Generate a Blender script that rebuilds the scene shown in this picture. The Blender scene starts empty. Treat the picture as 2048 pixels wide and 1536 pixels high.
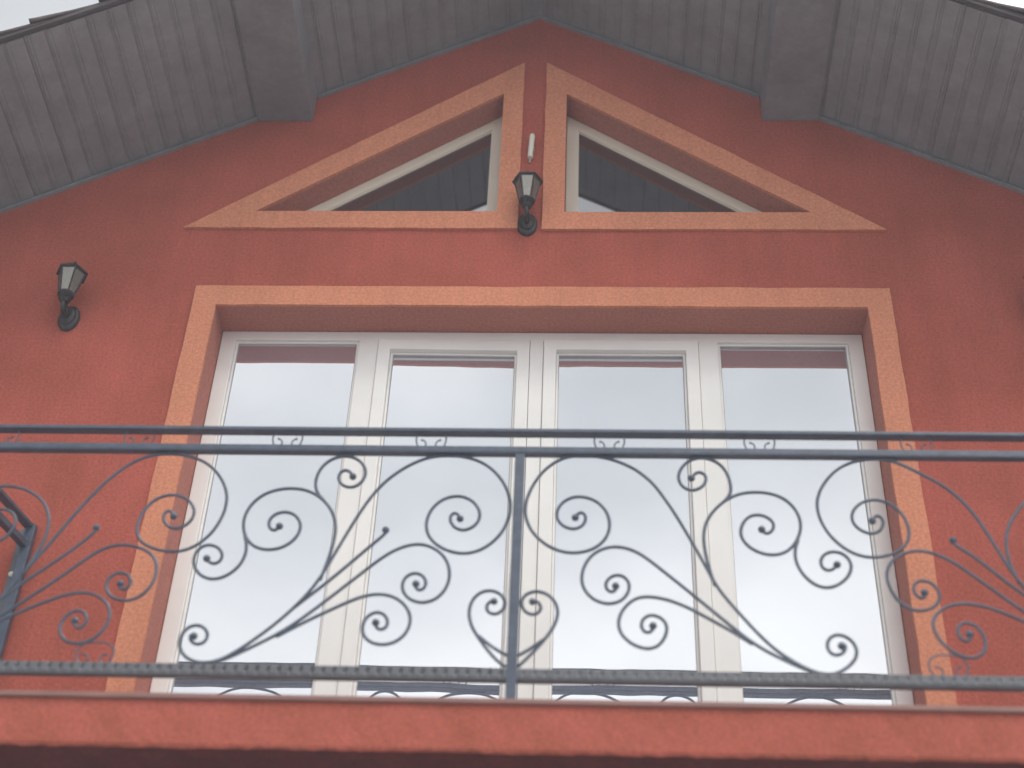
import bpy, bmesh, math, random
from mathutils import Vector, Matrix, noise
from mathutils.geometry import tessellate_polygon
random.seed(7)
sc = bpy.context.scene
C = bpy.context.collection

# ---------------------------------------------------------------- camera
# metres; X right along the facade, Y into the house, Z up from the balcony floor
PITCH, YAW, ROLL = 0.68617, -0.061626, 0.045972
def camera_axes(p, y, r):
    fwd = Vector((math.sin(y)*math.cos(p), math.cos(y)*math.cos(p), math.sin(p)))
    right = Vector((math.cos(y), -math.sin(y), 0))
    up = right.cross(fwd)
    return (math.cos(r)*right + math.sin(r)*up, -math.sin(r)*right + math.cos(r)*up, fwd)
ax, ay, af = camera_axes(PITCH, YAW, ROLL)
cd = bpy.data.cameras.new('camera'); cam = bpy.data.objects.new('camera', cd); C.objects.link(cam)
mw = Matrix((ax, ay, -af)).transposed().to_4x4(); mw.translation = Vector((0.2197, -5.2765, -2.4102))
cam.matrix_world = mw
cd.sensor_width = 36; cd.lens = 54.46; cd.clip_start = .1; cd.clip_end = 3000
cd.dof.use_dof = True; cd.dof.focus_distance = 7.05; cd.dof.aperture_fstop = 1.05
sc.camera = cam

# ---------------------------------------------------------------- overcast sky
SUN_EL, SUN_AZ = math.radians(60), math.radians(24)      # azimuth from -Y towards +X
w = bpy.data.worlds.new('World'); sc.world = w; w.use_nodes = True
nt = w.node_tree; N = nt.nodes; L = nt.links; N.clear()
def nd(t, **k):
    n = N.new(t)
    for a, b in k.items(): setattr(n, a, b)
    return n
sky = nd('ShaderNodeTexSky', sky_type='NISHITA'); sky.sun_disc = False
sky.sun_elevation = SUN_EL; sky.sun_rotation = math.pi - SUN_AZ
tc = nd('ShaderNodeTexCoord'); mp = nd('ShaderNodeMapping'); mp.inputs['Location'].default_value = (3.1, 1.7, .4)
mp.inputs['Scale'].default_value = (1, 1, 1.5)
nz = nd('ShaderNodeTexNoise'); nz.inputs['Scale'].default_value = 1.9; nz.inputs['Detail'].default_value = 4; nz.inputs['Roughness'].default_value = .42
rp = nd('ShaderNodeValToRGB')
rp.color_ramp.elements[0].position = .36; rp.color_ramp.elements[0].color = (.54, .56, .58, 1)
rp.color_ramp.elements[1].position = .66; rp.color_ramp.elements[1].color = (1.38, 1.37, 1.36, 1)
ml = nd('ShaderNodeVectorMath', operation='SCALE'); ml.inputs['Scale'].default_value = 9.6
mx = nd('ShaderNodeMix', data_type='RGBA'); mx.inputs[0].default_value = .97
bg = nd('ShaderNodeBackground'); bg.inputs['Strength'].default_value = .1
ow = nd('ShaderNodeOutputWorld')
L.new(tc.outputs['Generated'], mp.inputs[0]); L.new(mp.outputs[0], nz.inputs['Vector']); 
sx = nd('ShaderNodeSeparateXYZ'); L.new(tc.outputs['Generated'], sx.inputs[0])      # cloud deck thins towards the lower right
m1 = nd('ShaderNodeMath', operation='MULTIPLY_ADD'); m1.inputs[1].default_value = .32; L.new(sx.outputs[0], m1.inputs[0]); L.new(nz.outputs['Fac'], m1.inputs[2])
m2 = nd('ShaderNodeMath', operation='MULTIPLY_ADD'); m2.inputs[1].default_value = -.38; L.new(sx.outputs[2], m2.inputs[0]); L.new(m1.outputs[0], m2.inputs[2])
m3 = nd('ShaderNodeMath', operation='ADD'); m3.inputs[1].default_value = .20; L.new(m2.outputs[0], m3.inputs[0]); L.new(m3.outputs[0], rp.inputs[0])
L.new(rp.outputs[0], ml.inputs[0]); L.new(sky.outputs[0], mx.inputs[6]); L.new(ml.outputs[0], mx.inputs[7])
L.new(mx.outputs[2], bg.inputs[0]); L.new(bg.outputs[0], ow.inputs[0])
sd = bpy.data.lights.new('sun', 'SUN'); sd.energy = 1.5; sd.angle = math.radians(29); sd.color = (1, .96, .9)
so = bpy.data.objects.new('sun', sd); C.objects.link(so)
sdir = Vector((math.sin(SUN_AZ)*math.cos(SUN_EL), -math.cos(SUN_AZ)*math.cos(SUN_EL), math.sin(SUN_EL)))
so.rotation_euler = sdir.to_track_quat('Z', 'Y').to_euler(); so.location = (4, -12, 12)
sc.view_settings.view_transform = 'Standard'; sc.view_settings.look = 'None'
sc.view_settings.exposure = 0.46; sc.view_settings.gamma = 1; sc.view_settings.use_curve_mapping = False
sc.cycles.use_denoising = True

# ---------------------------------------------------------------- materials
def mat(name, base, rough=.6, metal=0, var=.12, vscale=3, bump=0, bscale=60, second=None, streak=0, spec=.5):
    m = bpy.data.materials.new(name); m.use_nodes = True
    t = m.node_tree; n = t.nodes; l = t.links; b = n['Principled BSDF']
    b.inputs['Roughness'].default_value = rough; b.inputs['Metallic'].default_value = metal
    b.inputs['Specular IOR Level'].default_value = spec
    g = n.new('ShaderNodeNewGeometry')
    a = n.new('ShaderNodeTexNoise'); a.inputs['Scale'].default_value = vscale; a.inputs['Detail'].default_value = 6; a.inputs['Roughness'].default_value = .6
    l.new(g.outputs['Position'], a.inputs['Vector'])
    r = n.new('ShaderNodeValToRGB'); e = r.color_ramp.elements
    e[0].position = .32; e[1].position = .68
    s = second or base
    e[0].color = tuple(c*(1-var) for c in s) + (1,); e[1].color = tuple(min(1, c*(1+var)) for c in base) + (1,)
    l.new(a.outputs['Fac'], r.inputs[0]); col = r.outputs[0]
    if streak:
        mpn = n.new('ShaderNodeMapping'); mpn.inputs['Scale'].default_value = (14, 14, .8)
        l.new(g.outputs['Position'], mpn.inputs[0])
        q = n.new('ShaderNodeTexNoise'); q.inputs['Scale'].default_value = 1; q.inputs['Detail'].default_value = 5
        l.new(mpn.outputs[0], q.inputs['Vector'])
        mr = n.new('ShaderNodeMapRange'); mr.inputs[1].default_value = .35; mr.inputs[2].default_value = .7
        mr.inputs[3].default_value = 1-streak; mr.inputs[4].default_value = 1+streak*.4
        l.new(q.outputs['Fac'], mr.inputs[0])
        vm = n.new('ShaderNodeVectorMath'); vm.operation = 'SCALE'
        l.new(col, vm.inputs[0]); l.new(mr.outputs[0], vm.inputs['Scale']); col = vm.outputs[0]
    if bump:
        k = n.new('ShaderNodeTexNoise'); k.inputs['Scale'].default_value = bscale; k.inputs['Detail'].default_value = 5; k.inputs['Roughness'].default_value = .7
        l.new(g.outputs['Position'], k.inputs['Vector'])
        bp = n.new('ShaderNodeBump'); bp.inputs['Strength'].default_value = bump; bp.inputs['Distance'].default_value = .004
        l.new(k.outputs['Fac'], bp.inputs['Height']); l.new(bp.outputs[0], b.inputs['Normal'])
        mr = n.new('ShaderNodeMapRange'); mr.inputs[1].default_value = .3; mr.inputs[2].default_value = .7
        mr.inputs[3].default_value = 1-bump*.40; mr.inputs[4].default_value = 1+bump*.24
        l.new(k.outputs['Fac'], mr.inputs[0])
        vm = n.new('ShaderNodeVectorMath'); vm.operation = 'SCALE'
        l.new(col, vm.inputs[0]); l.new(mr.outputs[0], vm.inputs['Scale']); col = vm.outputs[0]
    l.new(col, b.inputs['Base Color'])
    return m
M = {}
M['red'] = mat('red_plaster', (.475, .112, .080), .9, var=.09, vscale=2.2, bump=.8, bscale=75, second=(.43, .103, .064), streak=.06, spec=.2)
M['orange'] = mat('orange_plaster', (.70, .275, .162), .9, var=.05, vscale=3, bump=.7, bscale=75, streak=.05, spec=.2)
M['slabred'] = mat('red_textured_plaster', (.47, .118, .085), .9, var=.09, vscale=6, bump=.85, bscale=80, second=(.44, .115, .070), spec=.2)
M['soffit'] = mat('soffit_board_paint', (.255, .272, .290), .5, var=.12, vscale=5, bump=.15, bscale=40, streak=.08)
M['reveal'] = mat('reveal_plaster', (.50, .195, .15), .9, var=.05, vscale=3, bump=.7, bscale=75, spec=.2)
M['groove'] = mat('dark_board', (.07, .068, .072), .8)
M['beam'] = mat('purlin_paint', (.225, .236, .252), .55, var=.14, vscale=5, streak=.1, bump=.15, bscale=40)
M['fascia'] = mat('fascia_paint', (.07, .06, .065), .6)
M['tile'] = mat('roof_tile', (.10, .075, .075), .8, var=.25, vscale=8, bump=.5, bscale=40)
M['pvc'] = mat('white_plastic_frame', (.88, .87, .84), .35, var=.03, vscale=4)
M['cream'] = mat('cream_plastic_frame', (.74, .68, .57), .4, var=.04, vscale=4)
M['gasket'] = mat('grey_gasket', (.42, .42, .42), .7)
M['rail'] = mat('dark_blue_metal_paint', (.068, .090, .13), .38, metal=.0, var=.25, vscale=25, bump=.2, bscale=90)
M['railgrey'] = mat('grey_metal_paint', (.125, .13, .145), .45, var=.15, vscale=25, bump=.3, bscale=70)
M['lantern'] = mat('black_cast_metal', (.035, .033, .033), .45, metal=.3, var=.3, vscale=30, bump=.4, bscale=60)
M['coping'] = mat('coping_strip', (.27, .14, .12), .6, var=.1, vscale=12)
M['white'] = mat('white_plastic', (.8, .78, .68), .5)
M['bulb'] = mat('frosted_bulb', (.8, .78, .7), .3)
M['grass'] = mat('street_ground', (.36, .35, .34), .9, var=.2, vscale=.4, bump=.5, bscale=9)
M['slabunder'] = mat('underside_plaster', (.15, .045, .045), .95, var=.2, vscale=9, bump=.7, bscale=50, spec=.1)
def glass(name, tint, dark, fac, rough=.0, wav=.0):
    m = bpy.data.materials.new(name); m.use_nodes = True; t = m.node_tree; n = t.nodes; l = t.links
    n.remove(n['Principled BSDF']); o = n['Material Output']
    d = n.new('ShaderNodeBsdfDiffuse'); d.inputs[0].default_value = dark + (1,)
    g = n.new('ShaderNodeBsdfGlossy'); g.inputs['Color'].default_value = tint + (1,); g.inputs['Roughness'].default_value = rough
    x = n.new('ShaderNodeMixShader')
    fr = n.new('ShaderNodeLayerWeight'); fr.inputs[0].default_value = .3
    mr = n.new('ShaderNodeMapRange'); mr.inputs[3].default_value = fac; mr.inputs[4].default_value = 1
    l.new(fr.outputs['Fresnel'], mr.inputs[0]); l.new(mr.outputs[0], x.inputs[0])
    l.new(d.outputs[0], x.inputs[1]); l.new(g.outputs[0], x.inputs[2]); l.new(x.outputs[0], o.inputs[0])
    if wav:
        ge = n.new('ShaderNodeNewGeometry'); k = n.new('ShaderNodeTexNoise'); k.inputs['Scale'].default_value = 2.3
        l.new(ge.outputs['Position'], k.inputs['Vector']); b = n.new('ShaderNodeBump'); b.inputs['Strength'].default_value = 1; b.inputs['Distance'].default_value = wav
        l.new(k.outputs['Fac'], b.inputs['Height']); l.new(b.outputs[0], g.inputs['Normal'])
    return m
M['glass'] = glass('mirror_coated_glass', (.93, .94, .95), (.42, .48, .60), .74, wav=.0012)  # bluish body colour imitates a lens veil over the dark reflections
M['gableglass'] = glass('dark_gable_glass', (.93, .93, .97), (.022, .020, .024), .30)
M['lampglass'] = glass('smoky_lantern_glass', (.85, .84, .78), (.36, .34, .30), .26, rough=.15)
_t = M['lampglass'].node_tree; _tr = _t.nodes.new('ShaderNodeBsdfTransparent'); _tr.inputs[0].default_value = (.75, .72, .66, 1)
_mx = _t.nodes.new('ShaderNodeMixShader'); _mx.inputs[0].default_value = .5; _o = _t.nodes['Material Output']
_src = _o.inputs[0].links[0].from_socket; _t.links.new(_src, _mx.inputs[1]); _t.links.new(_tr.outputs[0], _mx.inputs[2]); _t.links.new(_mx.outputs[0], _o.inputs[0])

# ---------------------------------------------------------------- helpers
def tag(o, label=None, cat=None, group=None, kind=None):
    if label: o['label'] = label
    if cat: o['category'] = cat
    if group: o['group'] = group
    if kind: o['kind'] = kind
    return o
def empty(name, loc=(0, 0, 0)):
    o = bpy.data.objects.new(name, None); o.location = loc; o.empty_display_size = .1; C.objects.link(o); return o
def obj(name, bm, m, parent=None, smooth=False, bevel=0, loc=None):
    me = bpy.data.meshes.new(name)
    bmesh.ops.recalc_face_normals(bm, faces=bm.faces[:])
    bm.to_mesh(me); bm.free(); me.materials.append(m)
    if smooth:
        for p in me.polygons: p.use_smooth = True
    o = bpy.data.objects.new(name, me); C.objects.link(o)
    if parent: o.parent = parent
    if loc: o.location = loc
    if bevel:
        b = o.modifiers.new('bevel', 'BEVEL'); b.width = bevel; b.segments = 2; b.limit_method = 'ANGLE'; b.angle_limit = math.radians(40)
    return o
def box(bm, x0, x1, y0, y1, z0, z1, mtx=None):
    v = [bm.verts.new((x, y, z)) for x in (x0, x1) for y in (y0, y1) for z in (z0, z1)]
    for f in ((0, 1, 3, 2), (4, 6, 7, 5), (0, 4, 5, 1), (2, 3, 7, 6), (0, 2, 6, 4), (1, 5, 7, 3)): bm.faces.new([v[i] for i in f])
    if mtx: bmesh.ops.transform(bm, matrix=mtx, verts=v)
    return v
def prism(bm, outer, holes, y0, y1):
    """extrude an XZ polygon with holes from y0 (front) to y1"""
    loops = [outer] + holes; flat = [p for lp in loops for p in lp]
    tris = tessellate_polygon([[Vector((p[0], p[1], 0)) for p in lp] for lp in loops])
    fr = [bm.verts.new((p[0], y0, p[1])) for p in flat]; bk = [bm.verts.new((p[0], y1, p[1])) for p in flat]
    for t in tris:
        try:
            bm.faces.new([fr[i] for i in t]); bm.faces.new([bk[i] for i in reversed(t)])
        except ValueError: pass
    k = 0
    for lp in loops:
        n = len(lp)
        for i in range(n):
            a, b = k+i, k+(i+1) % n; bm.faces.new((fr[a], fr[b], bk[b], bk[a]))
        k += n
def inset_poly(poly, d):
    """offset a counter-clockwise convex polygon inwards; d may be one value or one per edge"""
    n = len(poly); ds = d if isinstance(d, (list, tuple)) else [d]*n; out = []
    def ln(i):
        a = Vector(poly[i]); b = Vector(poly[(i+1) % n]); t = (b-a).normalized(); nn = Vector((-t.y, t.x)); return a+nn*ds[i], t
    for i in range(n):
        p1, t1 = ln(i-1); p2, t2 = ln(i); den = t1.x*t2.y-t1.y*t2.x
        s = ((p2.x-p1.x)*t2.y-(p2.y-p1.y)*t2.x)/den; q = p1+t1*s; out.append((q.x, q.y))
    return out
def catmull(P, n=4):
    P = [Vector(p) for p in P]; out = []
    Q = [P[0]*2-P[1]] + P + [P[-1]*2-P[-2]]
    for i in range(1, len(Q)-2):
        a, b, c, d = Q[i-1:i+3]
        for k in range(n):
            t = k/n; out.append(.5*((2*b)+(c-a)*t+(2*a-5*b+4*c-d)*t*t+(3*b-a-3*c+d)*t**3))
    out.append(P[-1]); return out
def smooth_pts(P, it=2):
    P = [Vector(p) for p in P]
    for _ in range(it): P = [P[0]] + [(P[i-1]+2*P[i]+P[i+1])/4 for i in range(1, len(P)-1)] + [P[-1]]
    return P
def tube(bm, pts, r, seg=8, r_end=None, squash=1.0):
    """round bar along a 3D polyline, frames carried along it"""
    pts = [Vector(p) for p in pts]; n = len(pts); rings = []; up = None
    for i, p in enumerate(pts):
        t = (pts[min(i+1, n-1)]-pts[max(i-1, 0)]).normalized()
        if up is None: up = Vector((0, 1, 0)) if abs(t.y) < .9 else Vector((1, 0, 0))
        s = t.cross(up).normalized(); up = s.cross(t).normalized()
        rr = r if r_end is None else r+(r_end-r)*i/(n-1)
        rings.append([bm.verts.new(p+(s*math.cos(2*math.pi*k/seg)+up*squash*math.sin(2*math.pi*k/seg))*rr) for k in range(seg)])
    for a, b in zip(rings, rings[1:]):
        for k in range(seg): bm.faces.new((a[k], a[(k+1) % seg], b[(k+1) % seg], b[k]))
    bm.faces.new(rings[0][::-1]); bm.faces.new(rings[-1])
def ball(bm, c, r, sx=1, sz=1, u=12, v=8):
    m = Matrix.Translation(c) @ Matrix.Diagonal((sx, 1, sz, 1)); bmesh.ops.create_uvsphere(bm, u_segments=u, v_segments=v, radius=r, matrix=m)
def lathe(bm, prof, n=16, mtx=None, phase=0.0):
    """prof: list of (r, z)"""
    rings = [[bm.verts.new((r*math.cos(2*math.pi*k/n+phase), r*math.sin(2*math.pi*k/n+phase), z)) for k in range(n)] for r, z in prof]
    for a, b in zip(rings, rings[1:]):
        for k in range(n): bm.faces.new((a[k], a[(k+1) % n], b[(k+1) % n], b[k]))
    bm.faces.new(rings[0][::-1]); bm.faces.new(rings[-1])
    if mtx: bmesh.ops.transform(bm, matrix=mtx, verts=[v for r in rings for v in r])
SCROLLS = {
 'a_stem': [(-1.106,0.226),(-1.118,0.235),(-1.119,0.221),(-1.113,0.204),(-1.094,0.192),(-1.072,0.195),(-1.058,0.214),(-1.058,0.239),(-1.075,0.263),(-1.103,0.273),(-1.132,0.263),(-1.149,0.238),(-1.154,0.203),(-1.147,0.174),(-1.120,0.140),(-1.082,0.124),(-1.040,0.123),(-0.998,0.137),(-0.959,0.162),(-0.902,0.212),(-0.844,0.266),(-0.775,0.342),(-0.731,0.409),(-0.701,0.460),(-0.677,0.525),(-0.659,0.568),(-0.624,0.659),(-0.587,0.748),(-0.549,0.825),(-0.507,0.887),(-0.442,0.949),(-0.375,0.987),(-0.331,0.998),(-0.279,1.001),(-0.233,0.998),(-0.186,0.985),(-0.146,0.964),(-0.106,0.928),(-0.079,0.886),(-0.057,0.839),(-0.048,0.795),(-0.045,0.734),(-0.070,0.658),(-0.117,0.604),(-0.165,0.577),(-0.213,0.566),(-0.272,0.584),(-0.315,0.613),(-0.343,0.656),(-0.350,0.700),(-0.338,0.758),(-0.305,0.799),(-0.265,0.818),(-0.223,0.822),(-0.180,0.800),(-0.153,0.755),(-0.154,0.717),(-0.174,0.682),(-0.210,0.665),(-0.242,0.675),(-0.263,0.705),(-0.264,0.733),(-0.250,0.748),(-0.233,0.742),(-0.226,0.720)],
 'a_second': [(-1.016,0.127),(-0.990,0.137),(-0.934,0.167),(-0.879,0.203),(-0.826,0.232),(-0.775,0.274),(-0.721,0.322),(-0.649,0.394),(-0.581,0.461),(-0.521,0.524),(-0.485,0.557),(-0.448,0.585),(-0.404,0.607),(-0.360,0.612),(-0.323,0.602),(-0.285,0.576),(-0.261,0.544),(-0.247,0.497),(-0.249,0.451),(-0.266,0.409),(-0.295,0.379),(-0.337,0.363),(-0.382,0.378),(-0.406,0.408),(-0.415,0.439),(-0.407,0.470),(-0.386,0.488),(-0.360,0.492),(-0.336,0.476),(-0.326,0.450),(-0.333,0.425),(-0.350,0.417),(-0.366,0.425),(-0.364,0.445)],
 'a_third': [(-0.825,0.228),(-0.765,0.267),(-0.718,0.298),(-0.656,0.333),(-0.594,0.369),(-0.543,0.395),(-0.491,0.405),(-0.447,0.398),(-0.406,0.376),(-0.376,0.336),(-0.369,0.296),(-0.378,0.251),(-0.406,0.217),(-0.447,0.200),(-0.491,0.204),(-0.523,0.226),(-0.537,0.259),(-0.534,0.294),(-0.515,0.324),(-0.485,0.335),(-0.458,0.322),(-0.444,0.291),(-0.453,0.265),(-0.472,0.258),(-0.491,0.270),(-0.490,0.289)],
 'a_dart': [(-0.775,0.346),(-0.729,0.393),(-0.669,0.450),(-0.609,0.518),(-0.545,0.592),(-0.495,0.644),(-0.486,0.656),(-0.489,0.668)],
 'a_crest': [(-0.700,0.456),(-0.682,0.530),(-0.668,0.610),(-0.666,0.669),(-0.676,0.719),(-0.699,0.768),(-0.741,0.812),(-0.792,0.841),(-0.848,0.849),(-0.907,0.840),(-0.956,0.817),(-0.991,0.771),(-1.007,0.721),(-1.004,0.672),(-0.989,0.629),(-0.961,0.596),(-0.932,0.581),(-0.895,0.576),(-0.855,0.582),(-0.818,0.609),(-0.795,0.647),(-0.793,0.685),(-0.808,0.718),(-0.834,0.739),(-0.867,0.744),(-0.898,0.731),(-0.915,0.706),(-0.913,0.678),(-0.897,0.659),(-0.881,0.659),(-0.872,0.679)],
 'a_hook': [(-0.991,0.637),(-0.978,0.601),(-0.974,0.559),(-0.986,0.517),(-1.012,0.480),(-1.048,0.456),(-1.084,0.450),(-1.121,0.463),(-1.149,0.495),(-1.162,0.531),(-1.156,0.568),(-1.138,0.593),(-1.108,0.601),(-1.073,0.585),(-1.055,0.558),(-1.059,0.526),(-1.080,0.514),(-1.100,0.519),(-1.112,0.539)],
 'a_curl': [(-0.726,0.795),(-0.747,0.819),(-0.761,0.841),(-0.768,0.881),(-0.759,0.926),(-0.736,0.968),(-0.700,0.991),(-0.658,0.997),(-0.620,0.985),(-0.590,0.950),(-0.580,0.916),(-0.590,0.876),(-0.616,0.853),(-0.643,0.848),(-0.673,0.864),(-0.686,0.893),(-0.681,0.921),(-0.662,0.933),(-0.641,0.927),(-0.630,0.901)],
 'b_stem': [(1.077,0.225),(1.089,0.234),(1.091,0.220),(1.085,0.201),(1.064,0.187),(1.042,0.189),(1.028,0.210),(1.028,0.235),(1.042,0.261),(1.067,0.272),(1.099,0.262),(1.121,0.238),(1.129,0.204),(1.120,0.173),(1.082,0.134),(1.037,0.114),(1.006,0.117),(0.964,0.132),(0.918,0.156),(0.845,0.214),(0.811,0.257),(0.743,0.346),(0.698,0.410),(0.668,0.458),(0.645,0.521),(0.627,0.564),(0.584,0.651),(0.549,0.746),(0.498,0.820),(0.470,0.886),(0.405,0.952),(0.321,0.991),(0.266,1.003),(0.211,1.007),(0.168,1.004),(0.131,0.990),(0.099,0.969),(0.063,0.932),(0.038,0.888),(0.016,0.837),(0.005,0.790),(0.002,0.730),(0.029,0.662),(0.080,0.610),(0.131,0.585),(0.181,0.575),(0.238,0.589),(0.277,0.614),(0.304,0.658),(0.312,0.705),(0.300,0.763),(0.265,0.804),(0.223,0.821),(0.181,0.825),(0.141,0.805),(0.116,0.762),(0.116,0.724),(0.138,0.691),(0.176,0.676),(0.206,0.685),(0.224,0.714),(0.224,0.741),(0.210,0.757),(0.193,0.751),(0.185,0.730)],
 'b_second': [(0.984,0.121),(0.953,0.132),(0.891,0.163),(0.818,0.206),(0.784,0.229),(0.724,0.286),(0.688,0.321),(0.614,0.393),(0.546,0.460),(0.486,0.515),(0.449,0.551),(0.411,0.584),(0.367,0.606),(0.322,0.611),(0.285,0.602),(0.249,0.580),(0.226,0.549),(0.207,0.498),(0.208,0.452),(0.227,0.412),(0.258,0.384),(0.302,0.369),(0.345,0.382),(0.368,0.413),(0.378,0.445),(0.370,0.475),(0.349,0.492),(0.324,0.494),(0.299,0.478),(0.289,0.452),(0.296,0.428),(0.313,0.420),(0.330,0.427),(0.327,0.447)],
 'b_third': [(0.782,0.226),(0.715,0.278),(0.685,0.295),(0.623,0.333),(0.568,0.370),(0.504,0.398),(0.437,0.410),(0.401,0.403),(0.367,0.380),(0.339,0.337),(0.331,0.295),(0.342,0.251),(0.381,0.216),(0.428,0.198),(0.465,0.206),(0.488,0.238),(0.502,0.277),(0.498,0.305),(0.477,0.329),(0.445,0.338),(0.419,0.325),(0.407,0.293),(0.418,0.268),(0.437,0.261),(0.453,0.275),(0.452,0.292)],
 'b_crest': [(0.668,0.454),(0.650,0.526),(0.636,0.606),(0.636,0.665),(0.646,0.717),(0.676,0.772),(0.729,0.820),(0.774,0.846),(0.834,0.852),(0.889,0.845),(0.934,0.826),(0.968,0.782),(0.985,0.734),(0.981,0.685),(0.963,0.637),(0.935,0.604),(0.908,0.586),(0.874,0.579),(0.831,0.585),(0.790,0.613),(0.767,0.649),(0.766,0.687),(0.781,0.722),(0.804,0.748),(0.835,0.755),(0.869,0.742),(0.889,0.720),(0.888,0.693),(0.870,0.670),(0.853,0.668),(0.843,0.688)],
 'b_hook': [(0.967,0.646),(0.951,0.608),(0.949,0.565),(0.961,0.521),(0.985,0.481),(1.019,0.454),(1.054,0.446),(1.095,0.462),(1.131,0.499),(1.146,0.536),(1.138,0.573),(1.114,0.596),(1.081,0.603),(1.050,0.589),(1.034,0.562),(1.037,0.530),(1.058,0.517),(1.080,0.524),(1.093,0.545)],
 'b_curl': [(0.711,0.801),(0.735,0.827),(0.745,0.847),(0.745,0.885),(0.737,0.932),(0.714,0.974),(0.678,0.998),(0.636,1.004),(0.595,0.991),(0.564,0.951),(0.554,0.914),(0.560,0.877),(0.586,0.855),(0.615,0.851),(0.647,0.870),(0.660,0.901),(0.656,0.928),(0.637,0.939),(0.616,0.933),(0.604,0.908)],
 'c_stem': [(-2.159,0.220),(-2.171,0.229),(-2.172,0.215),(-2.167,0.198),(-2.147,0.186),(-2.125,0.188),(-2.111,0.208),(-2.111,0.233),(-2.128,0.258),(-2.157,0.268),(-2.186,0.258),(-2.203,0.233),(-2.208,0.197),(-2.201,0.168),(-2.173,0.134),(-2.135,0.117),(-2.092,0.116),(-2.050,0.130),(-2.010,0.155),(-1.952,0.205),(-1.894,0.260),(-1.825,0.337),(-1.783,0.407),(-1.757,0.460),(-1.726,0.525),(-1.702,0.563),(-1.656,0.651),(-1.620,0.740),(-1.570,0.816),(-1.533,0.880),(-1.479,0.944),(-1.418,0.983),(-1.375,0.994),(-1.323,0.998),(-1.275,0.994),(-1.225,0.980),(-1.183,0.960),(-1.141,0.925),(-1.112,0.884),(-1.089,0.840),(-1.078,0.798),(-1.076,0.736),(-1.101,0.652),(-1.148,0.596),(-1.194,0.570),(-1.240,0.559),(-1.307,0.575),(-1.360,0.597),(-1.386,0.641),(-1.389,0.687),(-1.377,0.749),(-1.345,0.792),(-1.305,0.811),(-1.263,0.814),(-1.216,0.794),(-1.186,0.748),(-1.187,0.710),(-1.208,0.675),(-1.244,0.657),(-1.277,0.669),(-1.300,0.701),(-1.301,0.729),(-1.287,0.745),(-1.270,0.739),(-1.262,0.718)],
 'c_second': [(-2.068,0.119),(-2.041,0.130),(-1.985,0.160),(-1.928,0.195),(-1.876,0.225),(-1.824,0.267),(-1.770,0.314),(-1.692,0.385),(-1.617,0.452),(-1.559,0.516),(-1.525,0.548),(-1.491,0.575),(-1.453,0.591),(-1.412,0.594),(-1.370,0.586),(-1.321,0.566),(-1.293,0.537),(-1.279,0.491),(-1.281,0.444),(-1.299,0.400),(-1.327,0.370),(-1.369,0.355),(-1.417,0.369),(-1.443,0.396),(-1.452,0.427),(-1.444,0.458),(-1.423,0.476),(-1.396,0.479),(-1.371,0.463),(-1.360,0.437),(-1.367,0.412),(-1.385,0.404),(-1.402,0.411),(-1.399,0.430)],
 'c_third': [(-1.875,0.221),(-1.814,0.259),(-1.767,0.289),(-1.706,0.323),(-1.636,0.360),(-1.580,0.386),(-1.525,0.397),(-1.482,0.388),(-1.442,0.366),(-1.413,0.330),(-1.408,0.292),(-1.417,0.244),(-1.448,0.204),(-1.492,0.186),(-1.534,0.191),(-1.564,0.214),(-1.578,0.248),(-1.574,0.284),(-1.553,0.315),(-1.523,0.325),(-1.495,0.313),(-1.483,0.281),(-1.492,0.255),(-1.511,0.247),(-1.529,0.260),(-1.528,0.279)],
 'c_dart': [(-1.826,0.341),(-1.780,0.390),(-1.721,0.458),(-1.650,0.514),(-1.584,0.585),(-1.540,0.639),(-1.531,0.651),(-1.534,0.664)],
 'c_crest': [(-1.756,0.456),(-1.731,0.530),(-1.707,0.603),(-1.707,0.663),(-1.716,0.713),(-1.739,0.765),(-1.786,0.809),(-1.845,0.838),(-1.905,0.847),(-1.965,0.838),(-2.010,0.816),(-2.043,0.770),(-2.058,0.720),(-2.054,0.671),(-2.037,0.627),(-2.009,0.595),(-1.979,0.579),(-1.941,0.575),(-1.899,0.581),(-1.858,0.608),(-1.832,0.648),(-1.828,0.688),(-1.845,0.720),(-1.875,0.740),(-1.913,0.744),(-1.944,0.730),(-1.961,0.706),(-1.958,0.678),(-1.940,0.659),(-1.923,0.659),(-1.913,0.680)],
 'c_hook': [(-2.040,0.635),(-2.026,0.599),(-2.024,0.557),(-2.036,0.514),(-2.063,0.477),(-2.100,0.453),(-2.136,0.447),(-2.174,0.460),(-2.203,0.492),(-2.215,0.529),(-2.210,0.566),(-2.191,0.591),(-2.160,0.599),(-2.125,0.583),(-2.106,0.556),(-2.111,0.524),(-2.132,0.511),(-2.152,0.516),(-2.165,0.537)],
 'c_curl': [(-1.768,0.792),(-1.793,0.816),(-1.810,0.838),(-1.819,0.879),(-1.808,0.924),(-1.782,0.965),(-1.743,0.988),(-1.698,0.993),(-1.657,0.981),(-1.623,0.945),(-1.609,0.910),(-1.616,0.868),(-1.644,0.846),(-1.676,0.842),(-1.710,0.859),(-1.726,0.889),(-1.721,0.917),(-1.700,0.928),(-1.677,0.922),(-1.662,0.895)],
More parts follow.
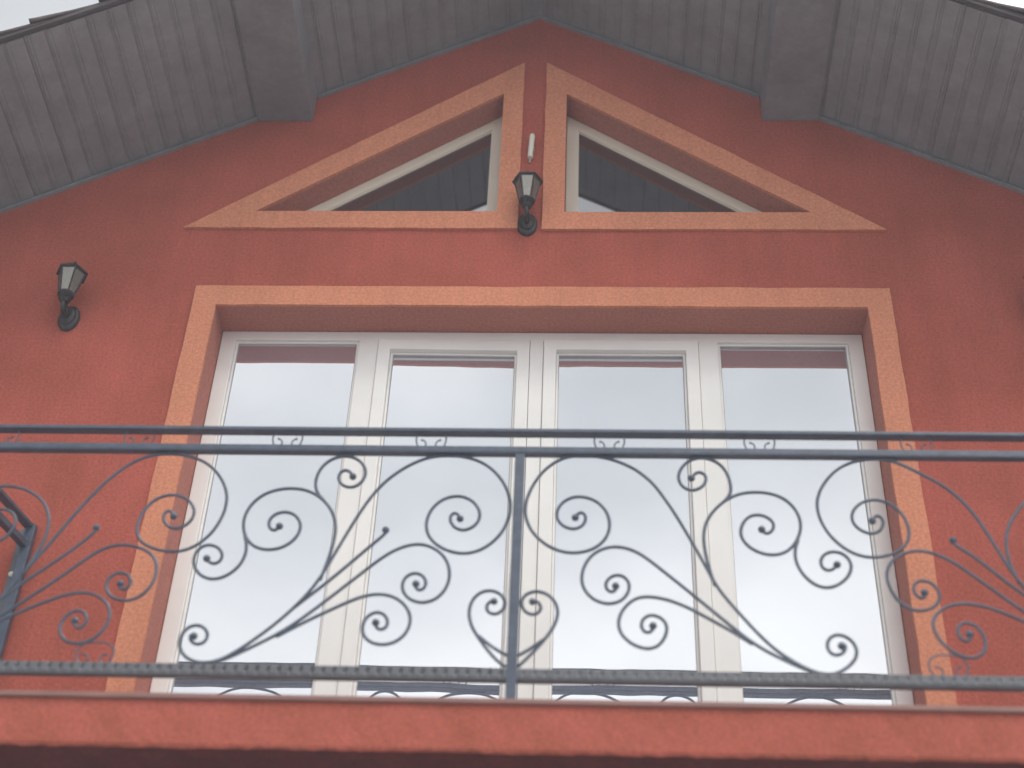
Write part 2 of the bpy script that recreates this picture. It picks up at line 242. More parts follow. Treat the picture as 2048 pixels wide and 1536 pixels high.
 'd_stem': [(2.137,0.237),(2.149,0.246),(2.150,0.232),(2.145,0.214),(2.125,0.202),(2.103,0.204),(2.088,0.224),(2.088,0.249),(2.105,0.274),(2.134,0.285),(2.163,0.275),(2.181,0.250),(2.187,0.214),(2.180,0.185),(2.152,0.149),(2.115,0.132),(2.071,0.131),(2.028,0.144),(1.988,0.168),(1.927,0.219),(1.866,0.274),(1.790,0.355),(1.739,0.427),(1.705,0.481),(1.674,0.552),(1.663,0.589),(1.627,0.678),(1.602,0.758),(1.552,0.835),(1.510,0.888),(1.437,0.930),(1.372,0.979),(1.330,1.000),(1.277,1.004),(1.231,1.000),(1.185,0.987),(1.147,0.967),(1.107,0.932),(1.079,0.891),(1.055,0.847),(1.044,0.803),(1.044,0.741),(1.075,0.660),(1.126,0.606),(1.175,0.581),(1.224,0.571),(1.284,0.587),(1.327,0.611),(1.355,0.653),(1.362,0.697),(1.349,0.758),(1.316,0.802),(1.276,0.821),(1.234,0.824),(1.188,0.804),(1.160,0.759),(1.161,0.721),(1.186,0.686),(1.225,0.669),(1.255,0.681),(1.274,0.713),(1.273,0.741),(1.259,0.756),(1.242,0.751),(1.234,0.730)],
 'd_second': [(2.047,0.133),(2.020,0.144),(1.962,0.173),(1.904,0.208),(1.849,0.238),(1.794,0.282),(1.734,0.334),(1.650,0.416),(1.591,0.469),(1.524,0.536),(1.494,0.561),(1.461,0.583),(1.418,0.604),(1.373,0.610),(1.335,0.600),(1.297,0.579),(1.271,0.551),(1.255,0.510),(1.258,0.460),(1.277,0.410),(1.307,0.375),(1.350,0.357),(1.397,0.373),(1.422,0.398),(1.432,0.427),(1.423,0.461),(1.400,0.483),(1.373,0.489),(1.349,0.476),(1.339,0.452),(1.346,0.423),(1.364,0.411),(1.381,0.417),(1.378,0.437)],
 'd_third': [(1.848,0.234),(1.785,0.274),(1.733,0.306),(1.668,0.344),(1.616,0.369),(1.558,0.393),(1.501,0.399),(1.460,0.390),(1.421,0.370),(1.392,0.338),(1.385,0.303),(1.399,0.250),(1.439,0.202),(1.487,0.182),(1.524,0.188),(1.546,0.211),(1.558,0.244),(1.553,0.282),(1.531,0.315),(1.500,0.326),(1.473,0.314),(1.462,0.282),(1.474,0.254),(1.492,0.245),(1.508,0.257),(1.506,0.277)],
 'd_dart': [(1.790,0.359),(1.737,0.411),(1.673,0.470),(1.616,0.532),(1.569,0.587),(1.511,0.630),(1.502,0.639),(1.505,0.652)],
 'd_crest': [(1.705,0.477),(1.679,0.558),(1.683,0.625),(1.692,0.680),(1.711,0.735),(1.759,0.793),(1.793,0.836),(1.831,0.862),(1.880,0.870),(1.936,0.860),(1.983,0.838),(2.017,0.791),(2.033,0.741),(2.030,0.691),(2.014,0.647),(1.985,0.614),(1.955,0.598),(1.917,0.593),(1.875,0.599),(1.838,0.626),(1.820,0.664),(1.824,0.703),(1.844,0.737),(1.869,0.759),(1.899,0.764),(1.927,0.750),(1.942,0.725),(1.940,0.697),(1.923,0.678),(1.907,0.677),(1.900,0.697)],
 'd_hook': [(2.017,0.655),(2.002,0.618),(1.998,0.576),(2.010,0.533),(2.037,0.495),(2.074,0.472),(2.111,0.466),(2.149,0.479),(2.178,0.512),(2.190,0.549),(2.185,0.587),(2.165,0.611),(2.135,0.619),(2.099,0.603),(2.081,0.576),(2.085,0.543),(2.107,0.530),(2.127,0.536),(2.140,0.557)],
 'd_curl': [(1.782,0.819),(1.797,0.842),(1.804,0.863),(1.803,0.902),(1.787,0.945),(1.758,0.984),(1.717,1.005),(1.672,1.008),(1.630,0.994),(1.598,0.957),(1.587,0.924),(1.598,0.886),(1.630,0.866),(1.669,0.864),(1.705,0.882),(1.714,0.910),(1.704,0.936),(1.680,0.946),(1.657,0.940),(1.645,0.914)],
 'h_a': [(-0.090,0.379),(-0.098,0.384),(-0.113,0.371),(-0.117,0.351),(-0.109,0.334),(-0.087,0.324),(-0.065,0.334),(-0.051,0.357),(-0.050,0.385),(-0.069,0.415),(-0.104,0.427),(-0.143,0.417),(-0.170,0.383),(-0.178,0.333),(-0.167,0.283),(-0.139,0.239),(-0.102,0.186),(-0.071,0.148),(-0.042,0.127)],
 'h_b': [(-0.137,0.244),(-0.103,0.211),(-0.068,0.187),(-0.038,0.170)],
 'h_c': [(0.042,0.380),(0.052,0.387),(0.069,0.373),(0.074,0.353),(0.065,0.333),(0.041,0.324),(0.017,0.337),(0.001,0.365),(0.004,0.393),(0.023,0.416),(0.058,0.426),(0.097,0.414),(0.126,0.376),(0.134,0.336),(0.122,0.286),(0.092,0.242),(0.059,0.193),(0.026,0.157),(-0.000,0.128)],
 'h_d': [(0.088,0.237),(0.046,0.200),(0.013,0.178),(-0.006,0.168)],
}
# ---------------------------------------------------------------- ground
GZ = -4.02
bm = bmesh.new(); g = 300; bm.faces.new([bm.verts.new(p) for p in ((-g, -g, GZ), (g, -g, GZ), (g, g, GZ), (-g, g, GZ))])
tag(obj('ground', bm, M['grass']), kind='structure')

# ---------------------------------------------------------------- house
CX = -.045; RZ = 4.519; SL = .58                       # gable axis, underside of the roof at the ridge, slope
def roof_z(x): return RZ - SL*abs(x-CX)
OVER = .915; HW = 3.7; EAVE = 4.3; DEPTH = 7.0
house = empty('house', (0, 0, 0))
tag(house, 'red plastered house gable with orange trims, white balcony door and grey soffit', 'house')
OP = [(-1.5, -.002), (1.5, -.002), (1.5, 2.377), (-1.5, 2.377)]
TL = [(-1.405, 2.985), (-.213, 2.985), (-.213, 3.868)]
TR = [(.107, 2.981), (1.302, 2.981), (.107, 3.863)]
bm = bmesh.new()
prism(bm, [(CX-HW, GZ), (CX+HW, GZ), (CX+HW, roof_z(CX+HW)), (CX, RZ), (CX-HW, roof_z(CX-HW))], [OP, TL, TR], 0, .34)
obj('wall', bm, M['red'], house)
bm = bmesh.new()                                        # side and rear walls behind the gable
box(bm, CX-HW, CX-HW+.3, .343, DEPTH, GZ, roof_z(CX-HW)-.01); box(bm, CX+HW-.3, CX+HW, .343, DEPTH, GZ, roof_z(CX+HW)-.01)
prism(bm, [(CX-HW, GZ), (CX+HW, GZ), (CX+HW, roof_z(CX+HW)-.01), (CX, RZ-.01), (CX-HW, roof_z(CX-HW)-.01)], [], DEPTH+.003, DEPTH+.3)
obj('rear_wall', bm, M['red'], house)
# orange trim bands, 15 mm proud of the wall and lining the reveals
def liner(bm, poly, t, y0, y1):
    prism(bm, poly, [inset_poly(poly, t)], y0, y1)
a = 1.6076
def wob(P, amp=.0022, step=.09):
    """hand-cut plaster edge: subdivide and nudge"""
    out = []
    for i in range(len(P)):
        p, q = Vector(P[i]), Vector(P[(i+1) % len(P)]); n = max(1, int((q-p).length/step))
        for k in range(n):
            v = p.lerp(q, k/n)
            if k: v = v+Vector((random.uniform(-amp, amp), random.uniform(-amp, amp)))
            out.append((v.x, v.y))
    return out
bm = bmesh.new()
outer = [(-a, .001), (-1.497, .001), (-1.497, 2.374), (1.497, 2.374), (1.497, .001), (a, .001), (a, 2.4915), (-a, 2.4915)]
prism(bm, wob(outer), [], -.014, .002)
obj('door_surround', bm, M['orange'], house)
bm = bmesh.new()                                        # reveal linings
box(bm, -1.5005, -1.497, .0025, .34, .001, 2.3735); box(bm, 1.497, 1.5005, .0025, .34, .001, 2.3735); box(bm, -1.5005, 1.5005, .0025, .34, 2.374, 2.3775)
obj('door_reveal', bm, M['reveal'], house)
def tri_trim(outer, inner):
    bm = bmesh.new(); ii = inset_poly(inner, .003)
    prism(bm, wob(outer), [ii], -.016, .002)
    t = obj('gable_window_trim', bm, M['orange'], house)
    bm = bmesh.new(); prism(bm, inset_poly(inner, -.0005), [inset_poly(inner, .003)], .0025, .34)
    obj('gable_window_reveal', bm, M['reveal'], house)
    return t
tri_trim([(-1.735, 2.874), (-.114, 2.874), (-.114, 4.112)], TL)
tri_trim([(.002, 2.868), (1.640, 2.868), (.002, 4.11)], TR)

# triangular gable windows: cream frame, dark pane
def gable_window(poly, label):
    bm = bmesh.new(); fp = inset_poly(poly, .004); ip = inset_poly(fp, .058)
    prism(bm, fp, [ip], .13, .195)
    f = obj('gable_window', bm, M['cream'], house, bevel=.004); f['label'] = label
    bm = bmesh.new(); prism(bm, inset_poly(ip, -.012), [], .1445, .150)
    obj('pane', bm, M['gableglass'], f)
    bm = bmesh.new(); prism(bm, inset_poly(ip, -.001), [inset_poly(ip, .006)],   .138, .1440)
    obj('glazing_bead', bm, M['cream'], f)
    return f
gable_window(TL, 'left cream framed triangular window'); gable_window(TR, 'right cream framed triangular window')

# glazed balcony door
YF, YG = .172, .199
bm = bmesh.new()
panes = [(-1.425, -.842), (-.750, -.040), (.022, .738), (.828, 1.428)]
holes = [[(x0, .085), (x1, .085), (x1, z1), (x0, z1)] for (x0, x1), z1 in zip(panes, (2.322, 2.322, 2.322, 2.322))]
prism(bm, [(-1.494, .004), (1.494, .004), (1.494, 2.371), (-1.494, 2.371)], holes, YF, YF+.075)
door = obj('balcony_door', bm, M['pvc'], house, bevel=.003)
TILT = [(.10, 0), (-.14, -.25), (-.22, .0), (-.22, .10)]   # small tilts in degrees of each pane (about X, about Z)
for i, (x0, x1) in enumerate(panes):
    zb, zt = .085, 2.322
    if i in (1, 2):
        g1 = .0018; fr = .060
        bm = bmesh.new(); prism(bm, [(x0+g1, zb+g1), (x1-g1, zb+g1), (x1-g1, zt-g1), (x0+g1, zt-g1)],
              [[(x0+fr, zb+.085), (x1-fr, zb+.085), (x1-fr, zt-.062), (x0+fr, zt-.062)]], YF-.012, YF+.07)
        s = obj('sash', bm, M['pvc'], door, bevel=.004)
        ajar = [s] if i == 1 else []; px0 = x0
        x0, x1, zb, zt = x0+fr, x1-fr, zb+.085, zt-.062
    gl = []
    bm = bmesh.new(); prism(bm, [(x0+.0005, zb+.0005), (x1-.0005, zb+.0005), (x1-.0005, zt-.0005), (x0+.0005, zt-.0005)], [[(x0+.011, zb+.011), (x1-.011, zb+.011), (x1-.011, zt-.011), (x0+.011, zt-.011)]], YG-.012, YG+.012)
    gl.append(obj('glazing_bead', bm, M['pvc'], door, bevel=.003))
    bm = bmesh.new(); prism(bm, [(x0+.0105, zb+.0105), (x1-.0105, zb+.0105), (x1-.0105, zt-.0105), (x0+.0105, zt-.0105)], [[(x0+.0135, zb+.0135), (x1-.0135, zb+.0135), (x1-.0135, zt-.0135), (x0+.0135, zt-.0135)]], YG-.006, YG+.004)
    gl.append(obj('gasket', bm, M['gasket'], door))
    cx, cz = (x0+x1)/2, (zb+zt)/2; w2, h2 = (x1-x0)/2-.006, (zt-zb)/2-.006
    bm = bmesh.new(); box(bm, -w2, w2, 0, .006, -h2, h2)
    p = obj('pane', bm, M['glass'], door, loc=(cx, YG, cz)); p.rotation_euler = (math.radians(TILT[i][0]), 0, math.radians(TILT[i][1]))
    if i == 1:                                         # this sash stands a finger's width ajar, hinged on its left edge
        A = math.radians(.9); Rz = Matrix.Rotation(A, 4, 'Z'); pv_ = Vector((px0, YF, 0))
        for q in gl+ajar+[p]: q.matrix_local = Matrix.Translation(pv_) @ Rz @ Matrix.Translation(-pv_) @ (Matrix.Translation(q.location) @ q.rotation_euler.to_matrix().to_4x4())
bm = bmesh.new(); box(bm, -.075, -.052, YF-.022, YF-.0125, .95, 1.12); tube(bm, [(-.0635, YF-.02, 1.06), (-.0635, YF-.06, 1.06), (-.0635, YF-.064, 1.03), (-.0635, YF-.064, .95)], .009)
obj('handle', bm, M['white'], door, bevel=.003)
# dark room behind the panes is closed off by a back panel
bm = bmesh.new(); box(bm, -1.49, 1.49, .30, .33, .004, 2.37); obj('back_panel', bm, M['gasket'], door)

# roof -------------------------------------------------------------
bm = bmesh.new()
T = .02
for s in (-1, 1):
    x1 = CX+s*EAVE; v = []
    for y in (-OVER+.05, DEPTH+.6):
        for (x, z) in ((CX, RZ+.024), (x1, roof_z(x1)+.024), (x1, roof_z(x1)+.024+T), (CX, RZ+.024+T)): v.append(bm.verts.new((x, y, z)))
    for f in ((0, 1, 2, 3), (7, 6, 5, 4), (0, 4, 5, 1), (1, 5, 6, 2), (2, 6, 7, 3)): bm.faces.new([v[i] for i in f])
roof = obj('roof', bm, M['groove'], house)
th = math.atan(SL); ct, st = math.cos(th), math.sin(th)
BW = .098                                              # width of a soffit board
board_mesh = []
def board_bm(w_, ln):
    """one moulded board: flat face, a raised rounded rib on one edge, lies in local XY with its face down"""
    bm = bmesh.new(); h = .016
    prof = [(0.0008, h), (0.0008, .001), (.006, -.001), (w_*.70, -.001), (w_*.735, .001), (w_*.765, -.0035), (w_*.80, -.0055), (w_*.84, -.0055), (w_*.875, -.0035), (w_*.90, .001), (w_-.0008, .001), (w_-.0008, h)]
    fr = [bm.verts.new((x, 0, z)) for x, z in prof]; bk = [bm.verts.new((x, ln, z)) for x, z in prof]
    n = len(prof)
    for i in range(n): bm.faces.new((fr[i], fr[(i+1) % n], bk[(i+1) % n], bk[i]))
    bm.faces.new(fr); bm.faces.new(bk[::-1]); return bm
first = {}
for s in (-1, 1):
    k = 0; d = .012
    while d < EAVE/ct-.05:
        x = CX+s*d*ct; z = RZ-d*st
        if s not in first:
            bm = board_bm(BW, OVER-.004)
            if s < 0: bmesh.ops.scale(bm, vec=(-1, 1, 1), verts=bm.verts)
            o = obj('soffit_board', bm, M['soffit'], roof); first[s] = o
        else:
            o = first[s].copy(); C.objects.link(o)
        o.location = (x, -OVER+random.uniform(.0, .002), z+random.uniform(.0, .0035))
        o.rotation_euler = (random.uniform(-.0015, .0015), s*(th+random.uniform(-.012, .012)), 0)
        d += BW; k += 1
for s in (-1, 1):                                      # boxed purlins under the overhang
    bm = bmesh.new(); xa, xb = CX+s*1.15, CX+s*1.435
    x0, x1 = min(xa, xb), max(xa, xb)
    prism(bm, [(x0, 3.662), (x1, 3.662), (x1, roof_z(x1)+.012), (x0, roof_z(x0)+.012)], [], -OVER-.006, -.001)
    obj('purlin', bm, M['beam'], roof, bevel=.006)
for s in (-1, 1):                                      # verge board and corner bead against the wall
    bm = bmesh.new(); m4 = Matrix.Translation((CX, 0, RZ)) @ Matrix.Rotation(s*th, 4, 'Y')
    xa, xb = (0.006, EAVE/ct) if s > 0 else (-EAVE/ct, -.006)
    box(bm, xa, xb, -OVER-.03, -OVER-.0065, -.002, .030, m4); obj('verge_board', bm, M['fascia'], roof, bevel=.004)
for s in (-1, 1):
    for d0, d1 in ((.02, 1.33), (1.67, 4.9)):
        bm = bmesh.new(); m4 = Matrix.Translation((CX, 0, RZ)) @ Matrix.Rotation(s*th, 4, 'Y')
        xa, xb = (d0, d1) if s > 0 else (-d1, -d0)
        box(bm, xa, xb, -.022, -.001, -.019, -.0085, m4); obj('corner_bead', bm, M['soffit'], roof)
bm = bmesh.new(); prism(bm, [(CX-.034, RZ-.034), (CX, RZ-.016), (CX+.034, RZ-.034), (CX+.034, RZ-.026), (CX, RZ-.006), (CX-.034, RZ-.026)], [], -OVER+.001, -.0015)
obj('ridge_cover_strip', bm, M['soffit'], roof)
def verge_tile_bm():
    """half-round roof tile along local +X (downhill), wider at its lower end"""
    bm = bmesh.new(); n = 9; L_ = .40; rings = []
    for x, r in ((0, .040), (L_*.5, .048), (L_-.03, .062), (L_, .066)):
        o_ = [bm.verts.new((x, -r*math.cos(math.pi*k/(n-1)), r*math.sin(math.pi*k/(n-1))*1.05)) for k in range(n)]
        i_ = [bm.verts.new((x, -(r-.014)*math.cos(math.pi*k/(n-1)), (r-.014)*math.sin(math.pi*k/(n-1))*1.05)) for k in range(n)]
        rings.append((o_, i_))
    for (oa, ia), (ob, ib) in zip(rings, rings[1:]):
        for k in range(n-1): bm.faces.new((oa[k], oa[k+1], ob[k+1], ob[k])); bm.faces.new((ia[k+1], ia[k], ib[k], ib[k+1]))
        bm.faces.new((oa[0], ob[0], ib[0], ia[0])); bm.faces.new((oa[-1], ia[-1], ib[-1], ob[-1]))
    for (oa, ia), fl in ((rings[0], 1), (rings[-1], 0)):
        for k in range(n-1): bm.faces.new((oa[k], ia[k], ia[k+1], oa[k+1]) if fl else (oa[k+1], ia[k+1], ia[k], oa[k]))
    return bm
vt = None
for s in (-1, 1):
    d = -.10
    while d < 4.7:
        if vt is None: vt = o = obj('verge_tile', verge_tile_bm(), M['tile'], roof, smooth=True)
        else: o = vt.copy(); C.objects.link(o)
        o.location = (CX+s*d*ct, -OVER+.012+random.uniform(-.006, .006), RZ-d*st+.012/ct)
        if s > 0: o.rotation_euler = (0, th-.045+random.uniform(-.01, .01), 0)
        else: o.rotation_euler = (0, th-.045+random.uniform(-.01, .01), math.pi)
        d += .33
bm = bmesh.new()                                       # the field of tiles behind the verge, seen only edge-on
for s in (-1, 1):
    ncol = 38; rows = 13; prev = None
    for r in range(rows):
        for e in (0, 1):
            d = .02+(r+e)*(4.95/rows); lift = .048+(.02 if e else 0)
            row = []
            for c in range(ncol*6+1):
                y = -OVER+.09+(DEPTH+1.4)*c/(ncol*6); h = .024*abs(math.sin(math.pi*c/6))
                row.append(bm.verts.new((CX+s*d*ct, y, RZ-d*st+lift/ct+h)))
            if prev:
                for i in range(len(row)-1): bm.faces.new((prev[i], prev[i+1], row[i+1], row[i]))
            prev = row
    prev = None
tag(obj('tile_field', bm, M['tile'], roof, smooth=False), kind='stuff')
rt = None
for k in range(20):
    if rt is None: rt = o = obj('ridge_tile', verge_tile_bm(), M['tile'], roof, smooth=True)
    else: o = rt.copy(); C.objects.link(o)
    o.scale = (1, 1.25, 1.1); o.location = (CX, -OVER-.02+.36*k+.40, RZ+.07); o.rotation_euler = (0, .03, -math.pi/2)

# balcony slab -------------------------------------------------------
D = .70
def corner(y): return -2.055+(.17/.70)*y, 2.11-(.17/.70)*y      # ends splay outwards away from the wall
(xl0, xr0), (xl1, xr1) = corner(-.001), corner(-D)
bm = bmesh.new()
n = 150; rows = []
for j, z in enumerate((-.020, -.06, -.11, -.150, -.176, -.1875)):
    rows.append([bm.verts.new((xl1-.05+(xr1-xl1+.1)*i/n, -D-.012+random.uniform(-.0012, .0012)+(.006 if j == 5 else 0), z+(random.uniform(-.0035, .003) if j == 5 else 0))) for i in range(n+1)])
for ra, rb in zip(rows, rows[1:]):
    for i in range(n): bm.faces.new((ra[i], rb[i], rb[i+1], ra[i+1]))
back = [[bm.verts.new((x, -.001, z)) for x in (xl0-.05, xr0+.05)] for z in (-.020, -.184)]
top = rows[0]; bot = rows[-1]
bm.faces.new([back[0][0]] + top + [back[0][1]])
bm.faces.new([r[0] for r in rows][::-1] + [back[0][0], back[1][0]]); bm.faces.new([r[-1] for r in rows] + [back[1][1], back[0][1]])
slab = obj('balcony_slab', bm, M['slabred'], house)
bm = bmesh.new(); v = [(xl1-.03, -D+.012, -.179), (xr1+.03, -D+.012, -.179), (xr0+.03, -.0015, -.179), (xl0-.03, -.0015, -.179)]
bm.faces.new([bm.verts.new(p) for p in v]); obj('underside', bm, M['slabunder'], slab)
bm = bmesh.new()
v0 = [(xl1-.055, -D-.024), (xr1+.055, -D-.024), (xr0+.055, -.0015), (xl0-.055, -.0015)]
a_ = [bm.verts.new(p+(-.0005,)) for p in v0]; b_ = [bm.verts.new(p+(-.0195,)) for p in v0]
bm.faces.new(a_); bm.faces.new(b_[::-1])
for i in range(4): bm.faces.new((a_[i], b_[i], b_[(i+1) % 4], a_[(i+1) % 4]))
obj('coping_strip', bm, M['coping'], slab, bevel=.003)

# ---------------------------------------------------------------- railing
rail = empty('balcony_railing', (0, -D, 0))
tag(rail, 'dark wrought iron balcony railing with curling scrolls in front of the white door', 'railing')
def rp(name, bm, m='rail', smooth=False, bevel=0):
    bmesh.ops.translate(bm, vec=(0, D, 0), verts=bm.verts)     # parts are modelled in the house's frame
    return obj(name, bm, M[m], rail, smooth=smooth, bevel=bevel)
XA, XB = xl1+.0, xr1+.0
bm = bmesh.new(); box(bm, XA, XB, -D-.02, -D+.02, 1.100, 1.116); rp('handrail', bm, bevel=.003)
bm = bmesh.new(); box(bm, XA, XB, -D-.015, -D+.015, 1.012, 1.035); box(bm, XA, XB, -D-.019, -D+.012, 1.003, 1.0085); box(bm, XA, XB, -D-.010, -D+.010, 1.0088, 1.0117)
rp('upper_rail', bm, bevel=.0015)
# hammered bottom rail: the face is dented at a regular pitch
bm = bmesh.new(); nseg = 1100; prev = None
for i in range(nseg+1):
    x = XA+(XB-XA)*i/nseg; ph = (x % .037)/.037
    dent = .014*max(0, 1-abs(ph-.5)/.22) if x < -.05 else .006*max(0, 1-abs(ph-.5)/.2)
    ring = [bm.verts.new(p) for p in ((x, -D+.014, .072), (x, -D-.012, .072), (x, -D-.016+dent*.2, .083), (x, -D-.016+dent, .098), (x, -D-.016+dent*.5, .110), (x, -D-.012, .115), (x, -D+.014, .115))]
    if prev:
        for k in range(7): bm.faces.new((prev[k], prev[(k+1) % 7], ring[(k+1) % 7], ring[k]))
    else: bm.faces.new(ring[::-1])
    prev = ring
bm.faces.new(prev); rp('bottom_rail', bm, 'railgrey')
bm = bmesh.new(); box(bm, -.038, -.002, -D-.017, -D+.017, -.0004, 1.0028); rp('post', bm, bevel=.003)
for x in (XA, XB):
    bm = bmesh.new(); box(bm, x-.018, x+.018, -D-.0185, -D+.0185, -.0004, 1.130); rp('post', bm, bevel=.003)
# returns to the wall
for s, xa, xb in ((-1, xl1, xl0), (1, xr1, xr0)):
    def along(y): return xa+(xb-xa)*(y+D)/D
    for nm, z0, z1, hw in (('side_handrail', 1.1, 1.116, .02), ('side_upper_rail', 1.004, 1.033, .015), ('side_bottom_rail', .072, .113, .013)):
        bm = bmesh.new(); ya, yb = -D+.02, -.03
        v = [bm.verts.new((along(y)+dx, y, z)) for y in (ya, yb) for dx in (-hw, hw) for z in (z0, z1)]
        for f in ((0, 1, 3, 2), (4, 6, 7, 5), (0, 4, 5, 1), (2, 3, 7, 6), (0, 2, 6, 4), (1, 5, 7, 3)): bm.faces.new([v[i] for i in f])
        rp(nm, bm, bevel=.002)
    bm = bmesh.new(); box(bm, xb-.022, xb+.018, -.05, -.017, -.0004, 1.118); rp('wall_post', bm, bevel=.003)
    bm = bmesh.new(); box(bm, xb-.058, xb-.0225, -.012, -.002, .02, 1.118); rp('wall_plate', bm, 'railgrey', bevel=.003)
    bm = bmesh.new(); lathe(bm, [(.002, .0), (.012, .0), (.012, .004), (.006, .009), (.001, .009)], 12, Matrix.Translation((xb-.042, -.0125, .895)) @ Matrix.Rotation(math.pi/2, 4, 'X'))
    rp('bolt_cap', bm, 'white', smooth=False)
    # one pair of scrolls in each return
    for off, fl in ((.0, 1), (1, -1)):
        P = [(.02, .13), (.10, .125), (.18, .18), (.25, .32), (.27, .5), (.24, .66), (.17, .76), (.09, .74), (.05, .66), (.08, .59), (.14, .60), (.15, .65)]
        pts = []
        for (t_, z_) in P:
            y = -D+.05+t_*1.05 if fl > 0 else -.06-t_*1.0
            pts.append(Vector((along(y), y, z_)))
        bm = bmesh.new(); tube(bm, catmull(pts, 5), .007); ball(bm, pts[-1], .013); rp('scroll', bm, smooth=True)
# scroll work of the front, traced as hand-forged bars in the plane of the railing
FRONT_Y = -D
for key, pts in SCROLLS.items():
    panel, kind = key.split('_')
    if panel in 'cd' and kind in ('curl', 'hook'): continue     # the outer panels end in the posts
    P = catmull(smooth_pts([Vector((x, FRONT_Y+random.uniform(-.0006, .0006), z)) for x, z in pts], 1), 4)
    bm = bmesh.new(); tube(bm, P, (.0062 if panel in 'ab' else .0060) if panel != 'h' else .0062, 8, squash=1.0)
    if panel == 'h':
        if kind in 'ac': ball(bm, Vector((pts[0][0], FRONT_Y, pts[0][1])), .0125)
    elif kind == 'stem':
        ball(bm, P[0], .0135); ball(bm, P[-1], .0135)
    else: ball(bm, P[-1], .0135)
    rp('heart_scroll' if panel == 'h' else 'scroll', bm, smooth=True)
def cscroll(x, z0, w_, h_, r):
    """flattened C with both ends curled in, opening downwards"""
    half = [(.0, 1.0), (.22, .99), (.40, .86), (.49, .62), (.485, .36), (.41, .12), (.29, .03), (.19, .12), (.165, .30), (.22, .42), (.30, .47)]
    P = [Vector((x-a*w_, FRONT_Y, z0+b*h_)) for a, b in half[::-1]] + [Vector((x+a*w_, FRONT_Y, z0+b*h_)) for a, b in half[1:]]
    bm = bmesh.new(); tube(bm, catmull(P, 3), r, 6); ball(bm, P[0], r*1.5, u=8, v=6); ball(bm, P[-1], r*1.5, u=8, v=6)
    return rp('small_scroll', bm, smooth=True)
for x in (-1.971, -1.455, -.893, -.354, .308, .860, 1.431, 1.975): cscroll(x, 1.030, .112, .088, .0030)
for x in (-1.432, 1.419): cscroll(x, .112, .128, .084, .0034)

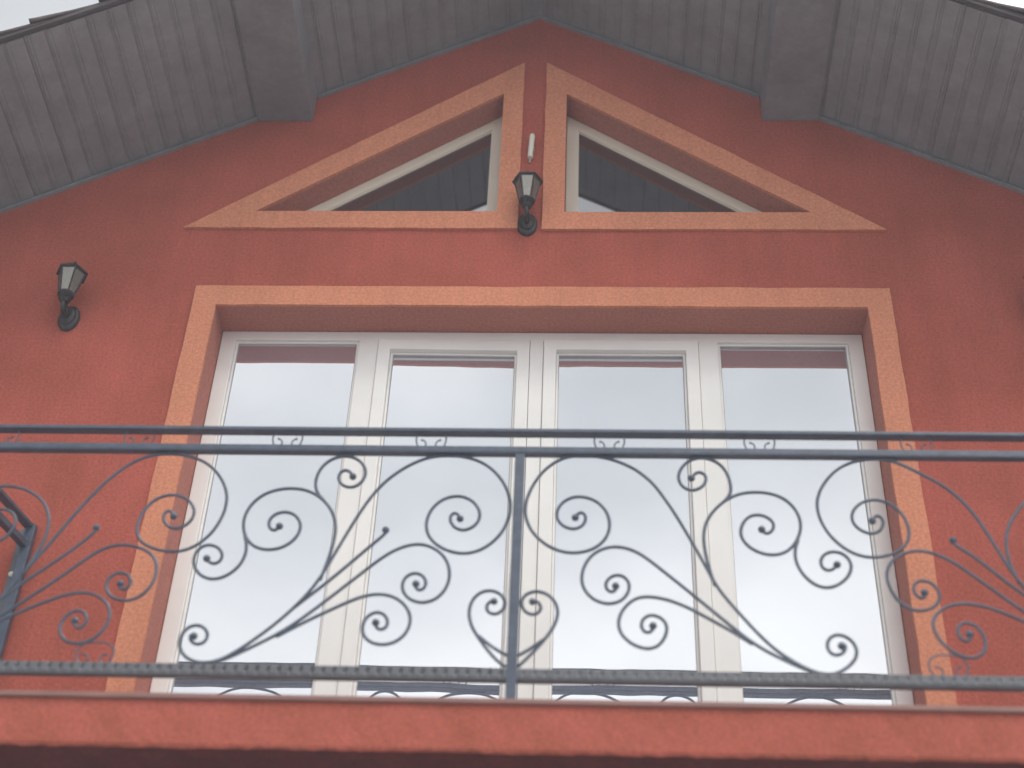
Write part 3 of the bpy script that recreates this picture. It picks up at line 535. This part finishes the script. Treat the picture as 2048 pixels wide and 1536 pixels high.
# ---------------------------------------------------------------- wall lanterns
def make_lantern(x, z, label):
    """x, z: foot of the wall plate; built from the wall (local y=0) outwards (local -y)"""
    t = empty('wall_lantern', (x, 0, z)); tag(t, label, 'lantern', 'black lanterns on the gable wall')
    bm = bmesh.new()
    mt = Matrix.Translation((0, 0, .078)) @ Matrix.Diagonal((1, 1, 1.5, 1)) @ Matrix.Rotation(math.pi/2, 4, 'X')
    lathe(bm, [(.05, 0.001), (.05, .010), (.045, .018), (.036, .022), (.033, .032), (.020, .040), (.002, .042)], 20, mt)
    obj('wall_plate', bm, M['lantern'], t, smooth=False, bevel=.002)
    bm = bmesh.new(); tube(bm, catmull([Vector(p) for p in ((0, -.038, .062), (0, -.075, .048), (0, -.105, .056), (0, -.112, .078), (0, -.11, .105))], 5), .0115)
    tube(bm, catmull([Vector(p) for p in ((0, -.04, .075), (0, -.055, .098), (0, -.075, .104), (0, -.083, .090), (0, -.072, .083))], 4), .005)
    obj('arm', bm, M['lantern'], t, smooth=True)
    cy = -.11; ph = 0.0
    def hexr(r, z_): return [Vector((r*math.cos(math.pi/3*k+ph), cy+r*math.sin(math.pi/3*k+ph), z_)) for k in range(6)]
    mc = Matrix.Translation((0, cy, 0))
    bm = bmesh.new()
    lathe(bm, [(.004, .084), (.018, .088), (.027, .100), (.018, .112), (.030, .122), (.039, .128), (.039, .137), (.004, .1375)], 12, mc); obj('base_cup', bm, M['lantern'], t, smooth=False)
    lo, hi = hexr(.0365, .138), hexr(.062, .262)
    for k in range(6):
        bm = bmesh.new(); tube(bm, [lo[k], hi[k]], .0042, 6); obj('corner_bar', bm, M['lantern'], t)
    for k in range(6):
        a, b, c, d = lo[k], lo[(k+1) % 6], hi[(k+1) % 6], hi[k]
        ce = (a+b+c+d)/4; bm = bmesh.new(); q = [ce+(p-ce)*.955 for p in (a, b, c, d)]
        nn = (q[1]-q[0]).cross(q[3]-q[0]).normalized()*.0012
        f = [bm.verts.new(p-nn) for p in q]; g_ = [bm.verts.new(p+nn) for p in q]
        bm.faces.new(f); bm.faces.new(g_[::-1])
        for i in range(4): bm.faces.new((f[i], g_[i], g_[(i+1) % 4], f[(i+1) % 4]))
        obj('pane', bm, M['lampglass'], t)
    bm = bmesh.new()
    lathe(bm, [(.060, .258), (.0755, .262), (.0765, .268), (.060, .276), (.046, .297), (.030, .312), (.016, .318), (.004, .319)], 6, mc, phase=ph)
    obj('lid', bm, M['lantern'], t, bevel=.0015)
    bm = bmesh.new(); tube(bm, [(0, cy, .1376), (0, cy, .170)], .012, 10); ball(bm, Vector((0, cy, .196)), .021, 1, 1.25); obj('bulb', bm, M['bulb'], t, smooth=True)
    bm = bmesh.new(); lathe(bm, [(.003, .318), (.009, .321), (.011, .327), (.006, .333), (.004, .340), (.001, .348)], 10, mc); obj('finial', bm, M['lantern'], t, smooth=True)
    return t
make_lantern(-.068, 2.828, 'black wall lantern between the two triangular windows under a white pipe')
make_lantern(-2.168, 2.208, 'black wall lantern alone on the red wall left of the balcony door')
make_lantern(2.262, 2.208, 'black wall lantern cut by the right edge of the photo')

# short white pipe stub above the middle lantern
bm = bmesh.new()
lathe(bm, [(.0125, 0), (.0135, .006), (.0135, .150), (.012, .158), (.009, .158), (.009, .148), (.001, .147)], 14)
p = obj('cable_pipe', bm, M['white'], smooth=False, loc=(-.066, -.020, 3.365)); p.rotation_euler = (math.radians(3), math.radians(2.5), 0)
tag(p, 'short white plastic pipe stub standing above the middle lantern', 'pipe')
bm = bmesh.new(); tube(bm, [(0, 0, -.035), (0, .003, .005)], .004, 8); box(bm, -.017, .017, .004, .027, .07, .082); obj('cable', bm, M['gasket'], p)

# ---------------------------------------------------------------- thin scattering volume, added to imitate lens veiling glare
hz = bpy.data.materials.new('glare_veil'); hz.use_nodes = True; n = hz.node_tree.nodes; n.remove(n['Principled BSDF'])
pv = n.new('ShaderNodeVolumePrincipled'); pv.inputs['Color'].default_value = (.86, .90, 1.0, 1); pv.inputs['Density'].default_value = .013
hz.node_tree.links.new(pv.outputs[0], n['Material Output'].inputs['Volume'])
bm = bmesh.new(); box(bm, -305, 305, -305, 305, GZ-1, RZ+.75); tag(obj('glare_volume', bm, hz), kind='stuff')
